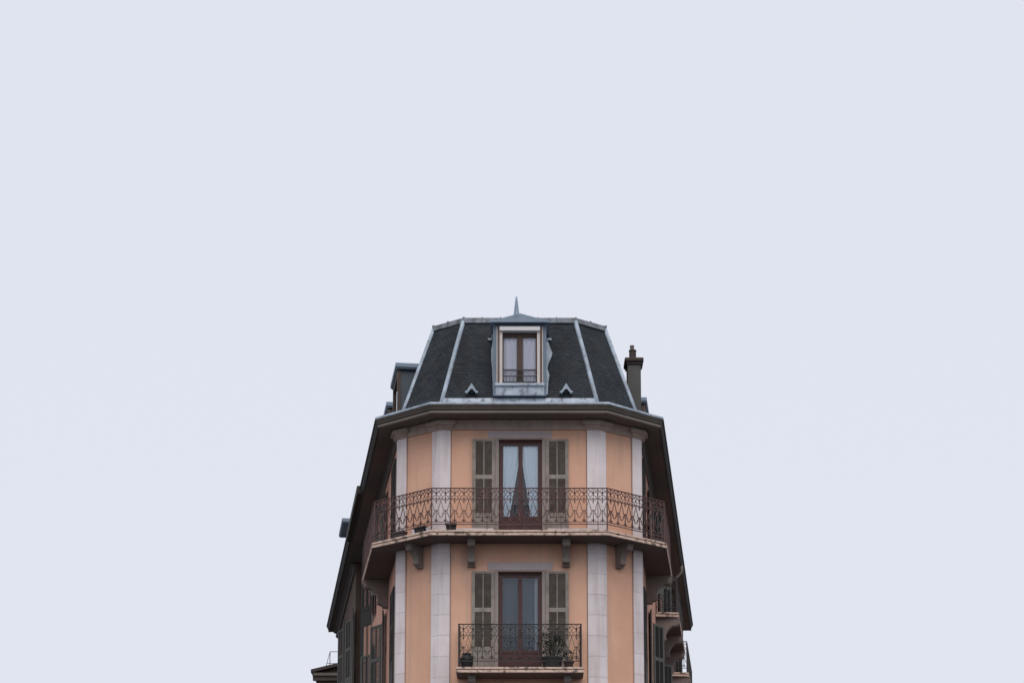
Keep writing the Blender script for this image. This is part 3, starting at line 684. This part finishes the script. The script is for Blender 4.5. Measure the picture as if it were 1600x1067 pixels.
# roof vents
def roof_y(z): return B1[1] + (T1[1] - B1[1]) * (z - ZB) / (ZT - ZB)
for x in (-1.30, 1.275):
    mb = MB(); z0 = 19.40; yf = roof_y(z0) - 0.17; h, hw = 0.235, 0.145
    def arch(t): return (hw * 0.46 * math.cos(t), 0.07 * math.sin(t))
    ap = (x, yf, z0 + h); yb = roof_y(z0 + h) + 0.03
    mb.poly([(x - hw, yf, z0), ap, (x, yb, z0 + h), (x - hw, roof_y(z0), z0)], 0); mb.poly([ap, (x + hw, yf, z0), (x + hw, roof_y(z0), z0), (x, yb, z0 + h)], 0)
    A = [(x + arch(R(180 - 18 * k))[0], yf, z0 + 0.0 + arch(R(180 - 18 * k))[1]) for k in range(11)]
    mb.poly([(x - hw, yf, z0)] + A[:6] + [ap], 0); mb.poly([ap] + A[5:] + [(x + hw, yf, z0)], 0)
    for k in range(10): mb.poly([A[k], A[k+1], (A[k+1][0], yf + 0.14, A[k+1][2]), (A[k][0], yf + 0.14, A[k][2])], 1)
    mb.poly([(p[0], yf + 0.139, p[2]) for p in A], 1)
    mb.box(x - hw - 0.03, x - hw + 0.05, yf - 0.004, yf + 0.17, z0 - 0.035, z0 + 0.015); mb.box(x + hw - 0.05, x + hw + 0.03, yf - 0.004, yf + 0.17, z0 - 0.035, z0 + 0.015)
    build('roof_vent', mb, ['lead', 'room_dark'], roof)

# ------------------------------------------------------------------ front dormer
YD = 52.90
mb = MB(); zs, zh = 19.60, 21.31
mb.box(-0.72, -0.60, YD, 53.95, zs - 0.33, zh); mb.box(0.645, 0.74, YD, 53.95, zs - 0.33, zh)          # cheeks in zinc
mb.box(-0.60, 0.645, YD + 0.02, 53.9, zs - 0.33, zs - 0.002)
mb.box(-0.60, 0.645, YD + 0.02, 53.9, 21.22, zh)
dor = bevel(build('dormer', mb, 'dormer_zinc', bld), 0.006, 1)
mb = MB(); n = 16; pr = []                                              # curved hood
def hz(t): return 21.365 + 0.155 * (0.5 - 0.5 * math.cos(math.pi * (1 - abs(t)))) + 0.035 * max(0, 1 - abs(t) * 5)
top = [(-0.79 + 1.60 * k / n, hz(-1 + 2 * k / n)) for k in range(n + 1)]
yf, yb = YD - 0.16, 54.5
for k in range(n):
    (x0, z0), (x1, z1) = top[k], top[k+1]
    mb.poly([(x0, yf, 21.315), (x1, yf, 21.315), (x1, yf, z1), (x0, yf, z0)]); mb.poly([(x0, yf, z0), (x1, yf, z1), (x1, yb, z1 + 0.02), (x0, yb, z0 + 0.02)])
mb.poly([(-0.79, yf, 21.315), (-0.79, yf, top[0][1]), (-0.79, yb, top[0][1] + .02), (-0.79, yb, 21.315)]); mb.poly([(0.81, yf, 21.315), (0.81, yb, 21.315), (0.81, yb, top[-1][1] + .02), (0.81, yf, top[-1][1])])
mb.poly([(-0.79, yf, 21.315), (-0.79, yb, 21.315), (0.81, yb, 21.315), (0.81, yf, 21.315)])
mb.box(-0.795, 0.815, yf - 0.012, yf + 0.01, 21.30, 21.335)
build('hood', mb, 'hood_zinc', dor)
mb = MB(); sx = -0.08
mb.lathe([(0.155, 21.47), (0.10, 21.53), (0.085, 21.57), (0.075, 21.60), (0.058, 21.75), (0.036, 21.95), (0.02, 22.07), (0.004, 22.10)], 10, c=(sx, YD - 0.02))
build('finial_spike', mb, 'hood_zinc', dor, smooth=True)
mb = MB(); mb.box(-0.54, 0.565, YD - 0.10, YD + 0.10, 21.085, 21.205); bevel(build('roller_box', mb, 'white_plastic', dor), 0.012, 2)
for nm, mt, pr_, y0, y1, z0, z1 in (('side_board', 'rust_wood', ((-0.598, -0.54), (0.56, 0.622)), -0.012, 0.12, zs, 21.22), ('edge_trim', 'cream_paint', ((-0.622, -0.598), (0.622, 0.646)), -0.018, 0.05, zs - 0.02, 21.22),
                                    ('jamb', 'cream_paint', ((-0.54, -0.463), (0.482, 0.56)), -0.03, 0.16, zs, 21.085)):
    for a, b in pr_:
        mb = MB(); mb.box(a, b, YD + y0, YD + y1, z0, z1); bevel(build(nm, mb, mt, dor), 0.004, 1)
mb = MB(); y0 = YD + 0.09
mb.box(-0.463, 0.482, y0, y0 + 0.08, 20.96, 21.09); mb.box(-0.463, -0.43, y0, y0 + 0.07, zs, 20.96); mb.box(0.45, 0.482, y0, y0 + 0.07, zs, 20.96)
mb.box(-0.072, 0.098, y0 - 0.01, y0 + 0.07, zs, 20.96); mb.box(-0.012, 0.04, y0 - 0.03, y0 - 0.01, zs, 20.96)
mb.box(-0.43, -0.072, y0, y0 + 0.07, zs, zs + 0.07); mb.box(0.098, 0.45, y0, y0 + 0.07, zs, zs + 0.07)
build('window_frame', mb, 'dormer_wood', dor)
for a, b in ((-0.43, -0.072), (0.098, 0.45)):
    mb = MB(); mb.box(a, b, y0 + 0.03, y0 + 0.038, zs + 0.07, 20.96); build('pane', mb, 'glass', dor)
put('curtain', curtain_mesh('curtain', 'curtain_lilac', -0.45, 0.0, zs, 21.0, 3.2), dor, (0, y0 + 0.085, 0))
put('curtain', curtain_mesh('curtain', 'curtain_lilac', 0.02, 0.47, zs, 21.0, 3.2), dor, (0, y0 + 0.085, 0))
mb = MB(); mb.box(-0.60, 0.645, y0 + 0.25, y0 + 0.26, zs, 21.2); build('room', mb, 'room_grey', dor)
mb = MB(); yg = YD + 0.03                                                # guard bars
for z, hh in ((20.00, 0.022), (19.83, 0.014), (19.66, 0.02)): mb.box(-0.463, 0.482, yg - 0.01, yg + 0.01, z - hh, z + hh)
for k in range(11):
    x = -0.45 + k * 0.092; mb.box(x, x + 0.012, yg - 0.004, yg + 0.004, 19.66, 19.83)
mb.tube([(0.01 + 0.07 * math.cos(R(30 * k)), yg, 19.83 + 0.11 * math.sin(R(30 * k))) for k in range(12)], 0.012, 4, closed=True)
mb.box(-0.05, -0.03, yg - 0.006, yg + 0.006, 19.66, 20.0); mb.box(0.055, 0.075, yg - 0.006, yg + 0.006, 19.66, 20.0)
build('guard_rail', mb, 'dark_iron', dor)
mb = MB(); mb.box(-0.66, 0.69, YD - 0.09, YD + 0.14, zs - 0.075, zs); bevel(build('sill', mb, 'bright_lead', dor), 0.008, 1)
mb = MB(); mb.box(-0.645, 0.675, YD - 0.035, YD + 0.02, zs - 0.31, zs - 0.078); mb.box(-0.655, 0.685, YD - 0.05, YD + 0.01, zs - 0.335, zs - 0.312)
bevel(build('apron', mb, 'bright_lead', dor), 0.006, 1)
# dressed lead flashing lying on the slates, wavy outer edge
for s, wave in ((1, [(19.35, .03), (19.7, .05), (20.0, .085), (20.2, .03), (20.35, .055), (20.55, .13), (20.72, .175), (20.95, .10), (21.2, .03)]),
                (-1, [(19.35, .0), (19.8, .015), (20.2, .03), (20.5, .055), (20.8, .06), (21.05, .03), (21.2, .03)])):
    mb = MB(); xe = 0.738 if s > 0 else -0.718
    for (z0, w0), (z1, w1) in zip(wave, wave[1:]):
        q = [(xe, roof_y(z0) - 0.035, z0), (xe + s * w0, roof_y(z0) - 0.032, z0), (xe + s * w1, roof_y(z1) - 0.032, z1), (xe, roof_y(z1) - 0.035, z1)]
        mb.poly(q if s > 0 else q[::-1]); qq = [(a, b + 0.03, c) for a, b, c in q]
        mb.poly([q[1], qq[1], qq[2], q[2]])
    build('flashing', mb, 'lead', dor)
for s, xe in ((-1, -0.74), (1, 0.76)):                                   # roof hooks beside the hood
    mb = MB(); z = 21.17; y = roof_y(z) - 0.06
    mb.box(min(xe, xe + s * 0.13), max(xe, xe + s * 0.13), y - 0.02, y + 0.02, z - 0.03, z + 0.03)
    if s < 0: mb.box(xe - 0.03, xe + 0.01, y - 0.02, y + 0.02, z, z + 0.17)
    build('roof_hook', mb, 'lead', roof)

# ------------------------------------------------------------------ dormers on the side slopes
def side_dormer(parent, fr, u0, u1, zbase=18.95, ztop=21.40, f0=0.16, ins=0.0):
    """plain box dormer whose cheek faces along the street"""
    T = Matrix.Translation(fr.o) @ Matrix.Rotation(fr.a, 4, 'Z')
    mb = MB(); mb.box(u0 + 0.14, u1 - 0.14, f0 + ins + 0.05, 2.2, zbase, ztop - 0.13, mtx=T); d = build('dormer', mb, 'dormer_slate', parent)
    mb = MB(); mb.box(u0, u1, f0 - 0.10, 2.3, ztop - 0.13, ztop, mtx=T); mb.box(u0 + 0.03, u1 - 0.03, f0 - 0.07, 2.3, ztop - 0.17, ztop - 0.13, 0, mtx=T); bevel(build('hood', mb, 'hood_zinc', d), 0.01, 1)
    for nm, a, b, z0, z1 in (('jamb', u0 + 0.10, u0 + 0.24, zbase, ztop - 0.17), ('jamb', u1 - 0.24, u1 - 0.10, zbase, ztop - 0.17), ('sill', u0 + 0.24, u1 - 0.24, zbase + 0.45, zbase + 0.62), ('head', u0 + 0.24, u1 - 0.24, ztop - 0.32, ztop - 0.17)):
        mb = MB(); mb.box(a, b, f0 + ins - 0.03, f0 + ins + 0.06, z0, z1, mtx=T); build(nm, mb, 'dormer_wood', d)
    mb = MB(); mb.box(u0 + 0.24, u1 - 0.24, f0 + ins + 0.02, f0 + ins + 0.045, zbase + 0.62, ztop - 0.32, mtx=T); build('pane', mb, 'glass', d)
    return d
side_dormer(bld, F_sl, ul(58.25), ul(56.27)); side_dormer(bld, F_sl, ul(61.8), ul(59.84)); side_dormer(bld, F_sr, ur(59.4), ur(61.4))
# chimney on the right slope
ch = MB(); cx, cy = 3.35, 57.0; hw = 0.195
ch.box(cx - hw, cx + hw, cy - 0.3, cy + 0.3, 18.9, 21.50); chim = bevel(build('chimney', ch, 'chimney_render', bld), 0.01, 1)
mb = MB(); mb.prism([(cx - 0.235, cy - 0.34), (cx + 0.235, cy - 0.34), (cx + 0.235, cy + 0.34), (cx - 0.235, cy + 0.34)], 21.48, 21.56)
mb.prism([(cx - 0.275, cy - 0.38), (cx + 0.275, cy - 0.38), (cx + 0.275, cy + 0.38), (cx - 0.275, cy + 0.38)], 21.56, 21.68); bevel(build('chimney_cap', mb, 'chimney_cap', chim), 0.02, 1)
mb = MB(); mb.lathe([(0.12, 21.68), (0.115, 21.74), (0.105, 21.76), (0.10, 21.94), (0.115, 21.95), (0.11, 21.985), (0.06, 21.985)], 14, c=(cx - 0.03, cy - 0.1)); build('chimney_pot', mb, 'chimney_cap', chim)
mb = MB(); mb.lathe([(0.06, 21.97), (0.058, 22.08), (0.068, 22.09), (0.066, 22.125), (0.04, 22.125)], 12, c=(cx - 0.045, cy - 0.1)); build('chimney_pot', mb, 'chimney_pot', chim)
mb = MB(); mb.box(cx + hw, cx + hw + 0.03, cy - 0.28, cy + 0.28, 18.9, 19.9); build('chimney_flashing', mb, 'bright_lead', chim)

# gutter hung on the left eave where it runs on to the next house; downpipe at the party line
def eave_l(y, n): return wl(y) - math.sin(AL) * 0.85 * n
gt = MB(); y0, y1 = 60.3, YL
gt.prism([(eave_l(y0, 0.93), y0), (eave_l(y0, 0.70), y0), (eave_l(y1, 0.70), y1), (eave_l(y1, 0.93), y1)], 18.60, 18.865); bevel(build('gutter', gt, 'gutter_and_eave_shade', bld), 0.03, 2)
dp = MB(); p = F_sl.p(ul(YL - 0.25), -0.10, 0)
dp.tube([(p[0], p[1], 0.1), (p[0], p[1], 18.3)], 0.06, 8)
for z in (10.2, 12.4, 14.4, 16.5): dp.tube([(p[0], p[1], z), (p[0], p[1], z + 0.09)], 0.075, 8)
build('downpipe', dp, 'downpipe_paint', bld, smooth=True)
dp = MB(); p = F_sr.p(ur(69.6), -0.12, 0); q = F_sr.p(ur(69.6), -0.60, 0)
dp.tube([(q[0], q[1], 18.6), (q[0], q[1], 18.35), (p[0], p[1], 17.9), (p[0], p[1], 0.1)], 0.05, 8); build('downpipe', dp, 'console_stone', bld, smooth=True)

# ------------------------------------------------------------------ adjoining house on the left street
nb = bpy.data.objects.new('adjoining_house', None); col.objects.link(nb)
tag(nb, 'dark brown terraced house with deep eaves, behind the peach building on the left street', 'building')
YE, YC = 80.9, 69.05
F_c = Frame(*F_sl.p(0, -0.27, 0)[:2], F_sl.a)                      # from YC on the house stands a little forward
wall(nb, F_sl, ul(YC) - 0.02, ul(YL) - 0.003, 0, WALL_TOP, [], 'brown_render')
nbw = [(70.0, 14.2), (75.4, 15.0)]
wall(nb, F_c, ul(YE), ul(YC), 0, WALL_TOP, [hole(ul(y), z) for y, z in nbw], 'brown_render')
mb = MB(); a, b = F_c.p(ul(YC), 0, 0), F_sl.p(ul(YC), 0.1, 0); mb.poly([a, b, (b[0], b[1], WALL_TOP), (a[0], a[1], WALL_TOP)])
a = F_c.p(ul(YE), 0, 0); mb.poly([a, (a[0], a[1], WALL_TOP), (0.5, YE, WALL_TOP), (0.5, YE, 0)]); mb.poly([(0.5, YL + .02, 0), (0.5, YE, 0), (0.5, YE, WALL_TOP), (0.5, YL + .02, WALL_TOP)])
build('party_wall', mb, 'brown_render', nb)
for y, z in nbw: french_window(nb, F_c, ul(y), z, 'sheer', SHD, (-math.pi + R(18), R(-4)))
def nb_eave(ya, yb, dn, name):
    mb = MB(); pth = [(wl(yb), yb), (wl(ya), ya)]; vc = [side_vec(True)] * 2
    sweep(mb, [(n + (dn if n > 0.5 else 0), z) for n, z in prof], pth, vc, smis); build('cornice', mb, ['cornice_paint', 'bead_lit', 'soffit_wood_frieze_shade', 'gutter_and_eave_shade'], nb)  # whole eave in the painted-shade colours
    mb = MB(); sweep(mb, [(0.05, 19.21), (EAVE + dn, 18.86), (EAVE + dn + 0.012, 18.80), (EAVE + dn - 0.03, 18.79), (0.05, 18.79)], pth, vc); build('gutter_flashing', mb, 'gutter_and_eave_shade', nb)
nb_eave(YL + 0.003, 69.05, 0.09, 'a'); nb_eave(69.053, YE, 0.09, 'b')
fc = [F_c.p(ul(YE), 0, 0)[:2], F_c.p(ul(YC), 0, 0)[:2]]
mb = MB(); sweep(mb, [(n * 1.6, z) for n, z in fprof], fc, [side_vec(True)] * 2); build('frieze', mb, 'soffit_wood_frieze_shade', nb)
mb = MB(); b0, b1 = (rl(YL), YL + 0.01), (rl(YE), YE); t0, t1 = (tl, YL + 0.01), (-(T2[0] + SL * (YE - T2[1])), YE)
mb.poly([(*b1, ZB), (*b0, ZB), (*t0, ZT), (*t1, ZT)]); mb.poly([(*t1, ZT), (*t0, ZT), (0.5, YL + 0.01, ZT + 0.2), (0.5, YE, ZT + 0.2)]); mb.poly([(*b1, ZB), (*t1, ZT), (0.5, YE, ZT + 0.2), (0.5, YE, ZB)])
build('roof', mb, 'slate', nb, tones=True)
side_dormer(nb, F_sl, ul(75.9), ul(73.6), f0=-0.46, ins=0.24)

# ------------------------------------------------------------------ house farther down the left street
fb = bpy.data.objects.new('distant_house', None); col.objects.link(fb)
tag(fb, 'low dark gabled roof of a far house at the bottom left edge', 'building')
mb = MB(); mb.box(-8.95, -2.0, 88.3, 100, 0, 18.1); build('wall', mb, 'brown_render', fb)
mb = MB(); ridge = (-5.0, 19.45)
for (xa, za), (xb, zb_) in (((-9.2, 18.42), ridge), (ridge, (-1.6, 18.5))):
    mb.poly([(xa, 88, za), (xb, 88, zb_), (xb, 100, zb_), (xa, 100, za)]); mb.poly([(xa, 88, za - 0.14), (xb, 88, zb_ - 0.14), (xb, 88, zb_), (xa, 88, za)]); mb.poly([(xa, 88, za - 0.14), (xa, 100, za - 0.14), (xb, 100, zb_ - 0.14), (xb, 88, zb_ - 0.14)])
mb.poly([(-9.2, 88, 18.28), (-9.2, 88, 18.42), (-9.2, 100, 18.42), (-9.2, 100, 18.28)])
build('roof', mb, 'chimney_cap', fb)
mb = MB(); mb.poly([(-8.95, 88.29, 18.0), (-2.0, 88.29, 18.0), (-2.0, 88.29, 18.6), ridge and (-5.0, 88.29, 19.3), (-8.95, 88.29, 18.4)]); build('gable', mb, 'brown_render', fb)
mb = MB(); mb.profile_x([(88.02, 18.27), (88.02, 18.15), (88.12, 18.08), (88.16, 17.95), (88.29, 17.95), (88.29, 18.27)], -9.12, -2.0); build('cornice', mb, 'cornice_paint', fb)
mb = MB()
for x, z0 in ((-8.42, 18.55), (-7.6, 18.7), (-6.8, 18.9)): mb.tube([(x, 88.6, z0), (x, 88.6, 19.33)], 0.018, 5)
mb.tube([(-8.62, 88.6, 18.55), (-8.42, 88.6, 19.33), (-6.8, 88.6, 19.33)], 0.016, 5); mb.tube([(-8.55, 88.6, 18.8), (-6.8, 88.6, 18.8)], 0.013, 5)
build('roof_railing', mb, 'dark_iron', fb)

# ------------------------------------------------------------------ pots and plants on the balconies
def planter(x, y, rz, ln, dp_, h, matn, label, group=None):
    root = bpy.data.objects.new('planter', None); col.objects.link(root); root.location = (x, y, Z_SLAB); root.rotation_euler = (0, 0, rz)
    tag(root, label, 'planter', group)
    mb = MB(); a, b = ln / 2, dp_ / 2
    lo = [(-a*.82, -b*.8, 0), (a*.82, -b*.8, 0), (a*.82, b*.8, 0), (-a*.82, b*.8, 0)]; hi = [(-a, -b, h), (a, -b, h), (a, b, h), (-a, b, h)]
    inn = [(-a+.02, -b+.02, h), (a-.02, -b+.02, h), (a-.02, b-.02, h), (-a+.02, b-.02, h)]
    mb.poly(lo[::-1])
    for k in range(4):
        j = (k + 1) % 4; mb.poly([lo[k], lo[j], hi[j], hi[k]]); mb.poly([hi[k], hi[j], inn[j], inn[k]])
    mb.box(-a - .012, a + .012, -b - .012, -b + .004, h - .05, h + .004)
    bevel(build('tub', mb, matn, root), 0.006, 1)
    s = MB(); s.poly([(p[0], p[1], h - 0.02) for p in inn]); build('soil', s, 'soil', root)
    tw = MB()
    for k in range(14):
        x0, y0_ = random.uniform(-a * .8, a * .8), random.uniform(-b * .6, b * .6); hh = random.uniform(0.03, 0.10)
        tw.tube([(x0, y0_, h - 0.02), (x0 + random.uniform(-.03, .03), y0_, h + hh * .5), (x0 + random.uniform(-.06, .06), y0_ + random.uniform(-.04, .04), h + hh)], 0.005, 3)
    build('dry_stems', tw, 'stem', root)
    return root
planter(-1.815, 52.36, 0, 0.29, 0.2, 0.205, 'dark_pot', 'square dark planter behind the straight front of the upper railing')
fd = -A1
planter(-2.62, 52.62, fd, 0.36, 0.2, 0.19, 'dark_pot', 'dark trough with a pale label, on the upper balcony left of the railing corner')
planter(-3.20, 53.06, fd, 0.34, 0.2, 0.17, 'brown_pot', 'brown trough nearest the left end of the upper balcony')
for x, y, lab in ((-2.81, 52.72, 'small white saucer pot at the left end of the dark trough'), (-2.42, 52.45, 'small white pot by the railing corner post')):
    root = bpy.data.objects.new('flower_pot', None); col.objects.link(root); root.location = (x, y, Z_SLAB); tag(root, lab, 'flower pot')
    mb = MB(); mb.lathe([(0.05, 0), (0.065, 0.10), (0.075, 0.10), (0.075, 0.13), (0.065, 0.13), (0.06, 0.115)], 14); build('pot', mb, 'pale_tag', root, smooth=False)
    s = MB(); s.lathe([(0.055, 0.113), (0.03, 0.119)], 10); build('soil', s, 'soil', root)

def leaf_cluster(mb, c, rad, n, ln, wd):
    for _ in range(n):
        d = Vector((random.gauss(0, 1), random.gauss(0, 1), random.gauss(0.25, 1))).normalized()
        p = Vector(c) + Vector((d.x * rad[0], d.y * rad[1], d.z * rad[2])) * random.uniform(0.2, 1) ** 0.5
        a = (d + Vector((random.uniform(-.8, .8), random.uniform(-.8, .8), random.uniform(-.5, .9)))).normalized(); b = a.cross(Vector((random.uniform(-1, 1), random.uniform(-1, 1), random.uniform(-1, 1)))).normalized()
        L = ln * random.uniform(0.6, 1.2); W = wd * random.uniform(0.7, 1.2)
        mb.poly([p, p + a * L * .45 + b * W, p + a * L, p + a * L * .45 - b * W])
ZL = 11.63
root = bpy.data.objects.new('potted_shrub', None); col.objects.link(root); root.location = (0.86, 52.42, ZL)
tag(root, 'dark leafy shrub in a black tub on the lower balcony', 'plant')
mb = MB(); mb.lathe([(0.20, 0), (0.24, 0.04), (0.27, 0.25), (0.285, 0.25), (0.285, 0.30), (0.26, 0.30), (0.25, 0.27)], 20); build('tub', mb, 'dark_pot', root)
mb = MB()
for k in range(9):
    a = k * 0.7; r = random.uniform(.08, .3); mb.tube([(0.03 * math.cos(a), 0.03 * math.sin(a), 0.26), (r * .4 * math.cos(a), r * .3 * math.sin(a), 0.5), (r * math.cos(a), r * .55 * math.sin(a), random.uniform(.7, .95))], [0.012, 0.009, 0.004], 5)
build('stems', mb, 'stem', root)
mb = MB()
for c, rd, n in (((-.18, 0, .58), (.20, .16, .18), 150), ((.14, 0, .62), (.22, .16, .20), 170), ((0, 0, .82), (.22, .15, .16), 120), ((-.22, .0, .84), (.12, .1, .12), 50), ((.25, 0, .42), (.14, .12, .14), 70), ((0, 0, .42), (.25, .15, .12), 90)):
    leaf_cluster(mb, c, rd, n, 0.085, 0.017)
lf = build('foliage', mb, 'leaf', root); lf['kind'] = 'stuff'
root = bpy.data.objects.new('potted_shrub', None); col.objects.link(root); root.location = (1.30, 52.45, ZL)
tag(root, 'small low plant in a pot right of the dark shrub on the lower balcony', 'plant')
mb = MB(); mb.lathe([(0.09, 0), (0.13, 0.17), (0.145, 0.17), (0.145, 0.21), (0.125, 0.21), (0.12, 0.19)], 16); build('pot', mb, 'brown_pot', root)
mb = MB()
for k in range(6): a = k * 1.05; mb.tube([(0, 0, .18), (.05 * math.cos(a), .05 * math.sin(a), .3), (.1 * math.cos(a), .1 * math.sin(a), .42)], 0.005, 4)
build('stems', mb, 'stem', root)
mb = MB(); leaf_cluster(mb, (0, 0, .36), (.15, .12, .14), 110, 0.07, 0.014); lf = build('foliage', mb, 'leaf', root); lf['kind'] = 'stuff'

root = bpy.data.objects.new('garden_jar', None); col.objects.link(root); root.location = (-1.385, 52.40, ZL)
tag(root, 'round dark glazed jar with bare stems at the left end of the lower balcony', 'flower pot')
mb = MB(); mb.lathe([(0.10, 0), (0.13, 0.02), (0.165, 0.12), (0.175, 0.20), (0.165, 0.28), (0.13, 0.345), (0.11, 0.36), (0.125, 0.375), (0.13, 0.40), (0.105, 0.40), (0.10, 0.37)], 24)
build('jar', mb, 'dark_pot', root, smooth=True)
mb = MB()
for z, r in ((0.10, 0.163), (0.25, 0.173)): mb.tube([(r * math.cos(R(15 * k)), r * math.sin(R(15 * k)), z) for k in range(24)], 0.008, 4, closed=True)
build('rib', mb, 'dark_pot', root)
mb = MB()
for k in range(6):
    a = random.uniform(0, 6.28); r = random.uniform(.05, .16); mb.tube([(0, 0, 0.36), (r * .5 * math.cos(a), r * .5 * math.sin(a), 0.5), (r * math.cos(a), r * math.sin(a), random.uniform(.55, .72))], 0.006, 4)
build('stems', mb, 'stem', root)
